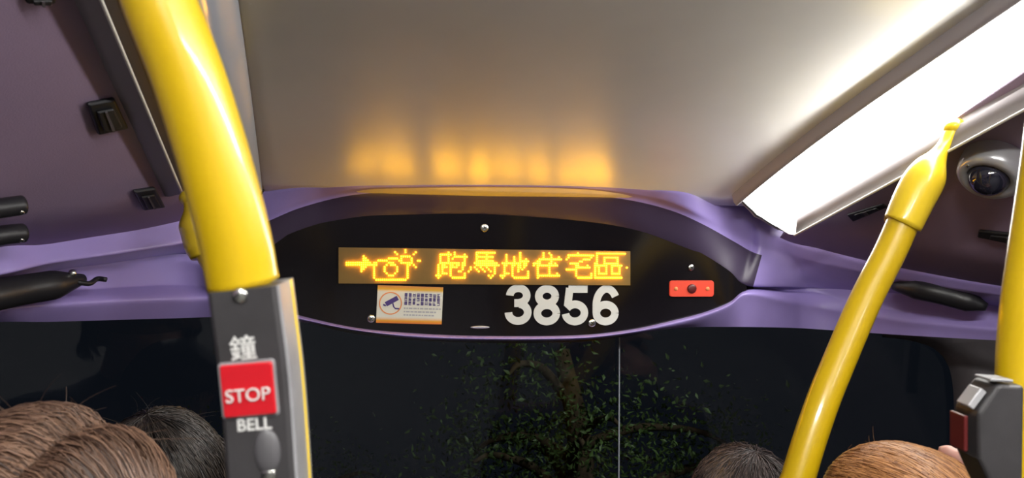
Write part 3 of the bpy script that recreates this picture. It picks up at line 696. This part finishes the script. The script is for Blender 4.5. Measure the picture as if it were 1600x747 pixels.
hung_pole([(1428, 305, 1.17), (1412, 345, 1.165), (1390, 395, 1.16), (1352, 470, 1.15), (1313, 560, 1.13), (1281, 640, 1.11), (1247, 747, 1.09), (1190, 960, 1.06)],
          'yellow pole hanging from the lit strip light by a sleeve joint', 0.0222,
          [(1411, 348, 1.165, .0262), (1412, 346, 1.165, .0268), (1428, 311, 1.168, .0285), (1444, 281, 1.17, .0285), (1453, 263, 1.172, .0235), (1463, 247, 1.174, .0150), (1471, 234, 1.175, .0105), (1480, 220, 1.178, .0100), (1492, 200, 1.18, .0130)], (0.0, 0.0))
hung_pole([(314, 372, 1.22), (332, 402, 1.215), (368, 470, 1.20), (394, 560, 1.18), (405, 650, 1.16), (410, 747, 1.14)],
          'yellow pole joint peeping out behind the near yellow pole', 0.0215,
          [(322, 400, 1.214, .0225), (318, 385, 1.216, .027), (312, 362, 1.22, .0275), (307, 345, 1.22, .026), (301, 325, 1.222, .013), (298, 310, 1.225, .012)], (0.0, 0.0))
hung_pole([(1705, -235, .80), (1690, -120, .70), (1668, 10, .64), (1648, 150, .62), (1634, 260, .622), (1616, 380, .625), (1602, 480, .625), (1595, 570, .625), (1596, 660, .622), (1600, 760, .62), (1606, 1000, .615)],
          'yellow pole cut off by the right edge of the picture, behind the black bell box', 0.0175, None, (0, 0))

# black bell box on the right-hand pole, seen from its flank
rb = [(1514, 640), (1545, 596), (1586, 598), (1583, 760), (1575, 900), (1545, 900), (1538, 760), (1516, 712)]
pd = [Vector(W(x, y, .595)) for x, y in rb]; nb = -cam_f
rbE = empty('stop_bell', pd[4], 'black bell push box with chamfered top on the pole at the right edge', 'bell push')
bm = bmesh.new(); A_ = [bm.verts.new(p - cam_f * 0.012) for p in pd]; B_ = [bm.verts.new(p + cam_f * 0.02) for p in pd]
bm.faces.new(A_); bm.faces.new(B_[::-1])
for k in range(len(A_)): bm.faces.new((A_[k], B_[k], B_[(k+1) % len(A_)], A_[(k+1) % len(A_)]))
bmesh.ops.recalc_face_normals(bm, faces=bm.faces); obj('case', bm, M_box, rbE, bevel=0.003)
c1, c2 = Vector(W(1519, 638, .585)), Vector(W(1540, 610, .585)); d = (c2-c1).normalized(); nn = d.cross(cam_f).normalized(); nn = nn if nn.dot(cam_x) < 0 else -nn
bm = bmesh.new(); quadbox(bm, c1 + cam_f*0.002 - nn*0.003, c2 + cam_f*0.002 - nn*0.003, c2 + cam_f*0.018 - nn*0.003, c1 + cam_f*0.018 - nn*0.003, nn, 0.0055); obj('label_plate', bm, M_silver, rbE, bevel=0.001)
c1, c2 = Vector(W(1513, 650, .59)), Vector(W(1513, 706, .59)); d = (c2-c1)
bm = bmesh.new(); quadbox(bm, c1, c2, c2 + cam_f*0.02, c1 + cam_f*0.02, -cam_x, 0.0030); obj('button', bm, M_dkred, rbE, bevel=0.001)
bm = bmesh.new(); c1, c2 = Vector(W(1547, 596, .583)), Vector(W(1584, 598, .583)); quadbox(bm, c1, c2, c2 + cam_f*0.02, c1 + cam_f*0.02, cam_y, 0.0022); obj('top_edge', bm, M_boxside, rbE, bevel=0.0008)

# ------------------------------------------------------------------ passengers
def capsule(bm, a, b, r0, r1, n=6, seg=16):
    a, b = Vector(a), Vector(b); L = b - a
    tube(bm, [a + L * k/n for k in range(n+1)], [r0 + (r1-r0)*k/n for k in range(n+1)], seg)
    ellipsoid(bm, a, (r0,)*3, seg=seg, rings=10); ellipsoid(bm, b, (r1,)*3, seg=seg, rings=10)
def remesh(bm, name, m, parent, vox, smooth=4):
    o = obj(name, bm, m, parent)
    md = o.modifiers.new('r', 'REMESH'); md.mode = 'VOXEL'; md.voxel_size = vox; md.use_smooth_shade = True
    md = o.modifiers.new('s', 'SMOOTH'); md.iterations = smooth; md.factor = 0.5
    return o
def person(px, top_py, dist, label, hair, top, style, seed, yaw=0.0, sc=1.0, nstr=4200, flys=0, roots=None, rw=1.0, roll=0.0, earx=0.078, crown=None):
    rn = np.random.default_rng(seed); rp = random.Random(seed)
    tp = W(px, top_py, dist)                         # crown of the hair
    hc = Vector((tp[0], tp[1], tp[2] - 0.118 * sc))  # head centre
    seatz = hc.z - 0.70 * sc
    root = empty('person', (hc.x, hc.y, 0.0), label, 'person')
    Rz = Matrix.Rotation(yaw, 3, 'Z'); Rb = Rz.copy(); Rh = Matrix.Rotation(roll, 3, 'Y') @ Rz
    def L(x, y, z):                                  # the head rolls, the trunk stays upright
        return hc + (Rh if z > -0.13 else Rb) @ Vector((x, y, z)) * sc
    Rz = Rh
    bm = bmesh.new()
    ellipsoid(bm, L(0, 0, 0.012), (0.073*sc, 0.092*sc, 0.092*sc), Rz); ellipsoid(bm, L(0, 0.026, -0.045), (0.056*sc, 0.066*sc, 0.068*sc), Rz)
    ellipsoid(bm, L(0, 0.066, -0.094), (0.024*sc, 0.022*sc, 0.018*sc), Rz)
    capsule(bm, L(0, 0.088, 0.0), L(0, 0.110, -0.034), 0.008*sc, 0.012*sc); capsule(bm, L(-.03, .083, .018), L(.03, .083, .018), .010*sc, .010*sc)
    capsule(bm, L(-.019, .088, -.062), L(.019, .088, -.062), .007*sc, .007*sc)
    for s in (-1, 1):
        ellipsoid(bm, L(s*earx, -0.004, -0.012), (0.008*sc, 0.018*sc, 0.033*sc), Rz @ Matrix.Rotation(s*0.35, 3, 'Z')); ellipsoid(bm, L(s*.030, .078, .002), (.011*sc,)*3)
    capsule(bm, L(0, -0.012, -0.06), L(0, -0.03, -0.19), 0.052*sc, 0.056*sc)
    capsule(bm, L(-0.15, -0.03, -0.235), L(0.15, -0.03, -0.235), 0.052*sc, 0.052*sc); capsule(bm, L(0, -0.03, -0.27), L(0, -0.04, -0.62), 0.12*sc, 0.125*sc)
    for s in (-1, 1):
        capsule(bm, L(s*0.17, -0.03, -0.24), L(s*0.205, 0.0, -0.50), 0.046*sc, 0.036*sc); capsule(bm, L(s*0.205, 0.0, -0.50), L(s*0.09, 0.22, -0.55), 0.034*sc, 0.024*sc)
        ellipsoid(bm, L(s*0.07, 0.265, -0.56), (0.036*sc, 0.045*sc, 0.016*sc), Rz)
        for k in range(4):
            fx = s*(0.07 + (k - 1.5)*0.019); ln = (0.058, 0.066, 0.062, 0.048)[k]
            capsule(bm, L(fx, 0.295, -0.558), L(fx, 0.295 + ln*.55, -0.562), .0085*sc, .008*sc, 3, 10); capsule(bm, L(fx, 0.295 + ln*.55, -0.562), L(fx, 0.295 + ln*.95, -0.580), .008*sc, .007*sc, 3, 10)
        capsule(bm, L(s*0.038, 0.25, -0.558), L(s*0.012, 0.295, -0.562), .011*sc, .009*sc, 3, 10)
        capsule(bm, L(s*0.09, -0.02, -0.66), L(s*0.12, 0.34, -0.63), 0.085*sc, 0.058*sc); capsule(bm, L(s*0.12, 0.34, -0.63), (L(s*.12, .36, 0).x, L(s*.12, .36, 0).y, 0.08), 0.055*sc, 0.036*sc)
        fy = L(s*.12, .36, 0); fq = L(s*.12, .48, 0); capsule(bm, (fy.x, fy.y, 0.045), (fq.x, fq.y, 0.035), 0.040*sc, 0.030*sc)
    remesh(bm, 'body', M_skin, root, 0.0062*sc)
    bm = bmesh.new(); g = 0.012
    capsule(bm, L(-0.15, -0.03, -0.245), L(0.15, -0.03, -0.245), (0.052+g)*sc, (0.052+g)*sc); capsule(bm, L(0, -0.03, -0.28), L(0, -0.04, -0.62), (0.12+g)*sc, (0.13+g)*sc)
    capsule(bm, L(0, -0.026, -0.175), L(0, -0.03, -0.22), 0.066*sc, 0.085*sc)
    for s in (-1, 1):
        capsule(bm, L(s*0.17, -0.03, -0.245), L(s*0.205, 0.0, -0.50), (0.046+g)*sc, (0.036+g)*sc); capsule(bm, L(s*0.205, 0.0, -0.50), L(s*0.095, 0.21, -0.55), (0.034+g)*sc, (0.024+g)*sc)
    remesh(bm, 'jacket', mat('jacket cloth', top, 0.85, noise=(80, .25)), root, 0.008*sc)
    bm = bmesh.new()
    for s in (-1, 1):
        capsule(bm, L(s*0.09, -0.02, -0.66), L(s*0.12, 0.34, -0.63), (0.085+g)*sc, (0.058+g)*sc); k2 = L(s*.12, .36, 0); capsule(bm, L(s*0.12, 0.34, -0.63), (k2.x, k2.y, 0.16), (0.055+g)*sc, (0.040+g)*sc)
    remesh(bm, 'trousers', mat('trouser cloth', (0.02, 0.02, 0.03), 0.85), root, 0.010*sc)
    # hair: a cap, then strands combed over it
    HR = Vector((0.088*rw, 0.106, 0.113)) * sc; hr0 = hc + Vector((0, 0, 0.004))
    mh = hair_mat('hair', *hair)
    def surf(d, k=1.0):                             # ellipsoid with some fullness low at the back
        d = d.normalized(); r = 1 / math.sqrt((d.x/HR.x)**2 + (d.y/HR.y)**2 + (d.z/HR.z)**2)
        return d * r * k
    V = []; Fc = []
    NSEG = 5; RIB = 3
    def add_strand(pts, r):
        b0 = len(V); P = [Vector(p) for p in pts]
        for i, p in enumerate(P):
            t = (P[min(i+1, len(P)-1)] - P[max(i-1, 0)]).normalized(); o1 = p.normalized().cross(t).normalized() if p.length > 0 else t.orthogonal(); o2 = t.cross(o1)
            rr = r * (1 - 0.6 * i / (len(P)-1))
            for k in range(3):
                a = 2*math.pi*k/3; V.append(hr0 + Rz @ (p + o1*rr*math.cos(a) + o2*rr*math.sin(a)))
        for i in range(len(P)-1):
            for k in range(3):
                a, b_ = b0 + i*3 + k, b0 + i*3 + (k+1) % 3; Fc.append((a, b_, b_+3, a+3))
    def low(d):                                     # where the hair ends: above the face, over the ears, at the nape
        return d.y > 0.35 and d.z < 0.25
    cl = [rn.normal(0, 1, 4) for _ in range(60)]
    for i in range(nstr):
        c = cl[rp.randrange(60)]
        if style == 'part':
            al = rn.uniform(-1.0, 1.25); sd = 1 if rn.random() < .5 else -1; be0 = abs(rn.normal(0, .008)) + rn.uniform(0, 1.0)**2.2*1.0; bl = rn.uniform(.5, 1.1); pts = []
            for k in range(9):
                be_ = be0 + bl * k / 8; a2 = al + 0.25*be_ + 0.05*c[0]*math.sin(3*be_) 
                d = Vector((sd*math.sin(be_), -math.sin(a2)*math.cos(be_), math.cos(a2)*math.cos(be_)))
                d = Matrix.Rotation(0.36, 3, 'Y') @ d
                groove = 1 - 0.07*math.exp(-(be_/0.09)**2)
                kk2 = (1.0 + 0.020*c[1]*math.sin(4*be_ + c[2]) + rn.uniform(0, .022)) * groove
                p = surf(d, kk2)
                if be_ > 1.5: p = Vector((p.x, p.y, -0.0 - (be_-1.5)*0.13))
                pts.append(p)
        else:
            tilt = 0.50; ph = rn.uniform(0, 2*math.pi); th0 = rn.uniform(0.0, 2.3 if crown else 1.75); tl = rn.uniform(.45, .95) * (1.5 if style == 'swept' else 1); pts = []
            ax = Vector(crown or (0.12*(1 if seed % 2 else -1), -math.sin(tilt), math.cos(tilt))).normalized(); e1 = ax.orthogonal().normalized(); e2 = ax.cross(e1)
            wv = 0.9 if style == 'swept' else 0.35
            for k in range(9):
                th = th0 + tl * k / 8; p2 = ph + wv*0.45*th + (0.025 if style == 'swept' else 0.07)*c[0]*math.sin(3*th + c[3])
                d = ax*math.cos(th) + (e1*math.cos(p2) + e2*math.sin(p2))*math.sin(th)
                kk2 = 1.0 + (0.006 if style == 'swept' else 0.016)*c[1]*math.sin(4*th + c[2]) + rn.uniform(0, .014 if style == 'swept' else .03) * (1 if style != 'short' else 1.5)
                pts.append(surf(d, kk2))
            if any((p.normalized().y > 0.45 and p.normalized().z < 0.15) or p.normalized().z < -0.75 for p in pts): continue
            if style in ('short', 'swept') and any(p.normalized().z < -0.28 and abs(p.normalized().x) > .72 for p in pts): continue
        add_strand(pts, rn.uniform(.00045, .0009) * sc * (1.25 if dist > .8 else 1))
    for i in range(flys):                           # stray hairs standing up
        d = Vector((rn.uniform(-.75, .75), rn.uniform(-.5, .2), 1)).normalized(); p0 = surf(d, 1.0); q = Vector((rn.normal(0, .012), rn.normal(0, .01), 0)); ln = rn.uniform(.004, .018 if i % 6 else .045)
        add_strand([p0 + (d*ln + q*1.0) * t + Vector((q.y, q.x, -0.1*ln)) * t*t*1.5 for t in np.linspace(0, 1, 8)], 0.00022)
    me = bpy.data.meshes.new('hair'); 
    bmh = bmesh.new(); ellipsoid(bmh, (0, 0, 0), HR * 0.93, None, 48, 32)
    for v_ in list(bmh.verts):
        d = v_.co.normalized()
        if (d.y > 0.42 and d.z < 0.22) or d.z < -0.62: bmh.verts.remove(v_)
    tmp = bpy.data.meshes.new('t'); bmh.to_mesh(tmp); bmh.free(); nb0 = len(V)
    for v_ in tmp.vertices: V.append(hr0 + Rz @ v_.co)
    for p in tmp.polygons: Fc.append(tuple(nb0 + k for k in p.vertices))
    bpy.data.meshes.remove(tmp)
    me.from_pydata([tuple(v_) for v_ in V], [], Fc); me.materials.append(mh); me.polygons.foreach_set('use_smooth', [True]*len(me.polygons)); me.update()
    o = bpy.data.objects.new('hair', me); COL.objects.link(o); o.parent = root; o.location = -Vector(root.location)
    return root, hc, seatz

P1 = person(85, 646, .62, 'brown haired person at the lower left with a centre parting, back turned', ((0.05, 0.028, 0.020), (0.27, 0.155, 0.10)), (0.05, 0.05, 0.07), 'part', 3, yaw=-0.15, sc=0.98, nstr=15000, flys=40, rw=1.17)
P2 = person(262, 640, 1.10, 'black haired person partly hidden by the near bell pole, back turned', ((0.010, 0.009, 0.009), (0.07, 0.055, 0.045)), (0.03, 0.03, 0.03), 'crown', 4, sc=1.0, nstr=4500, flys=18)
P3 = person(1150, 697, 1.36, 'short dark haired person left of the long right pole, back turned', ((0.012, 0.010, 0.011), (0.12, 0.09, 0.085)), (0.04, 0.04, 0.05), 'short', 5, yaw=-0.2, sc=1.07, nstr=4500, flys=10)
P4 = person(1400, 670, .98, 'auburn blond short haired person right of the long pole with one ear showing', ((0.13, 0.045, 0.017), (0.46, 0.22, 0.08)), (0.10, 0.02, 0.02), 'swept', 6, yaw=-0.1, sc=0.97, roll=-0.95, earx=0.103, crown=(-.35, -.75, -.35), nstr=14000, flys=5)

# ------------------------------------------------------------------ the night outside
bm = bmesh.new(); box(bm, -30, 30, 2.0, 45, -2.6, -2.5); struct('ground', bm, M_asphalt)
def tree(x, y, h, seed, label, crown, nleaf, dz=0):
    rn = np.random.default_rng(seed); e = empty('tree', (x, y, -2.5), label, 'tree', None)
    bm = bmesh.new(); P = [(x, y, -2.5), (x + .05, y, -1.2), (x - .05, y, 0.2), (x + .1, y, h*.45), (x, y, h*.7)]
    tube(bm, spline(P, 5), list(np.linspace(.22, .07, 21)), 14)
    tips = []
    for k in range(12):
        a = rn.uniform(0, 6.28); z0 = rn.uniform(.3, 1) * h*.6; q = np.array((x, y, z0)); d = np.array((math.cos(a), math.sin(a), rn.uniform(.0, .6))) * rn.uniform(.8, 1.5) * crown * .5
        Q = spline([q, q + d*.4 + np.array((0, 0, .1)), q + d*.8, q + d + np.array((0, 0, -.15))], 4); tube(bm, Q, list(np.linspace(.05, .012, len(Q))), 8); tips += Q[4:]
    obj('trunk', bm, M_bark, e, smooth=True)
    V = []; Fc = []
    for i in range(nleaf):
        t = tips[rn.integers(len(tips))]; c = Vector(t + rn.normal(0, .28, 3) * np.array((1, 1, .7)))
        ax = Vector(rn.normal(0, 1, 3)).normalized(); s = ax.orthogonal().normalized(); s = Matrix.Rotation(rn.uniform(0, 6.28), 3, ax) @ s; n = ax.cross(s); l = rn.uniform(.03, .075); b0 = len(V)
        V += [c, c + ax*l*.4 + s*l*.22 + n*l*.06, c + ax*l + n*(-l*.1), c + ax*l*.4 - s*l*.22 + n*l*.06, c + ax*l*.45]
        Fc += [(b0, b0+1, b0+4), (b0+1, b0+2, b0+4), (b0+2, b0+3, b0+4), (b0+3, b0, b0+4)]
    me = bpy.data.meshes.new('foliage'); me.from_pydata([tuple(v) for v in V], [], Fc); me.materials.append(M_leaf)
    o = bpy.data.objects.new('foliage', me); COL.objects.link(o); o.parent = e; o.location = -Vector(e.location)
q = Wy(880, 590, 6.5); tree(q[0], q[1], q[2] + 1.3, 21, 'tree with faintly lit leaves beyond the middle of the windscreen', 2.0, 6000)
q = Wy(470, 720, 10.5); tree(q[0], q[1], q[2] + 0.9, 22, 'darker tree beyond the windscreen just right of the bell pole', 1.8, 4000)
ld = bpy.data.lights.new('street_light', 'SPOT'); ld.energy = 80; ld.color = (0.85, 0.95, 0.8); ld.spot_size = 1.2; ld.shadow_soft_size = 0.15
lo = bpy.data.objects.new('street_light', ld); COL.objects.link(lo); lo.location = (2.6, 3.2, 3.6); lo.rotation_euler = (Vector((-0.4, 7.0, 1.6)) - Vector(lo.location)).to_track_quat('-Z', 'Y').to_euler()
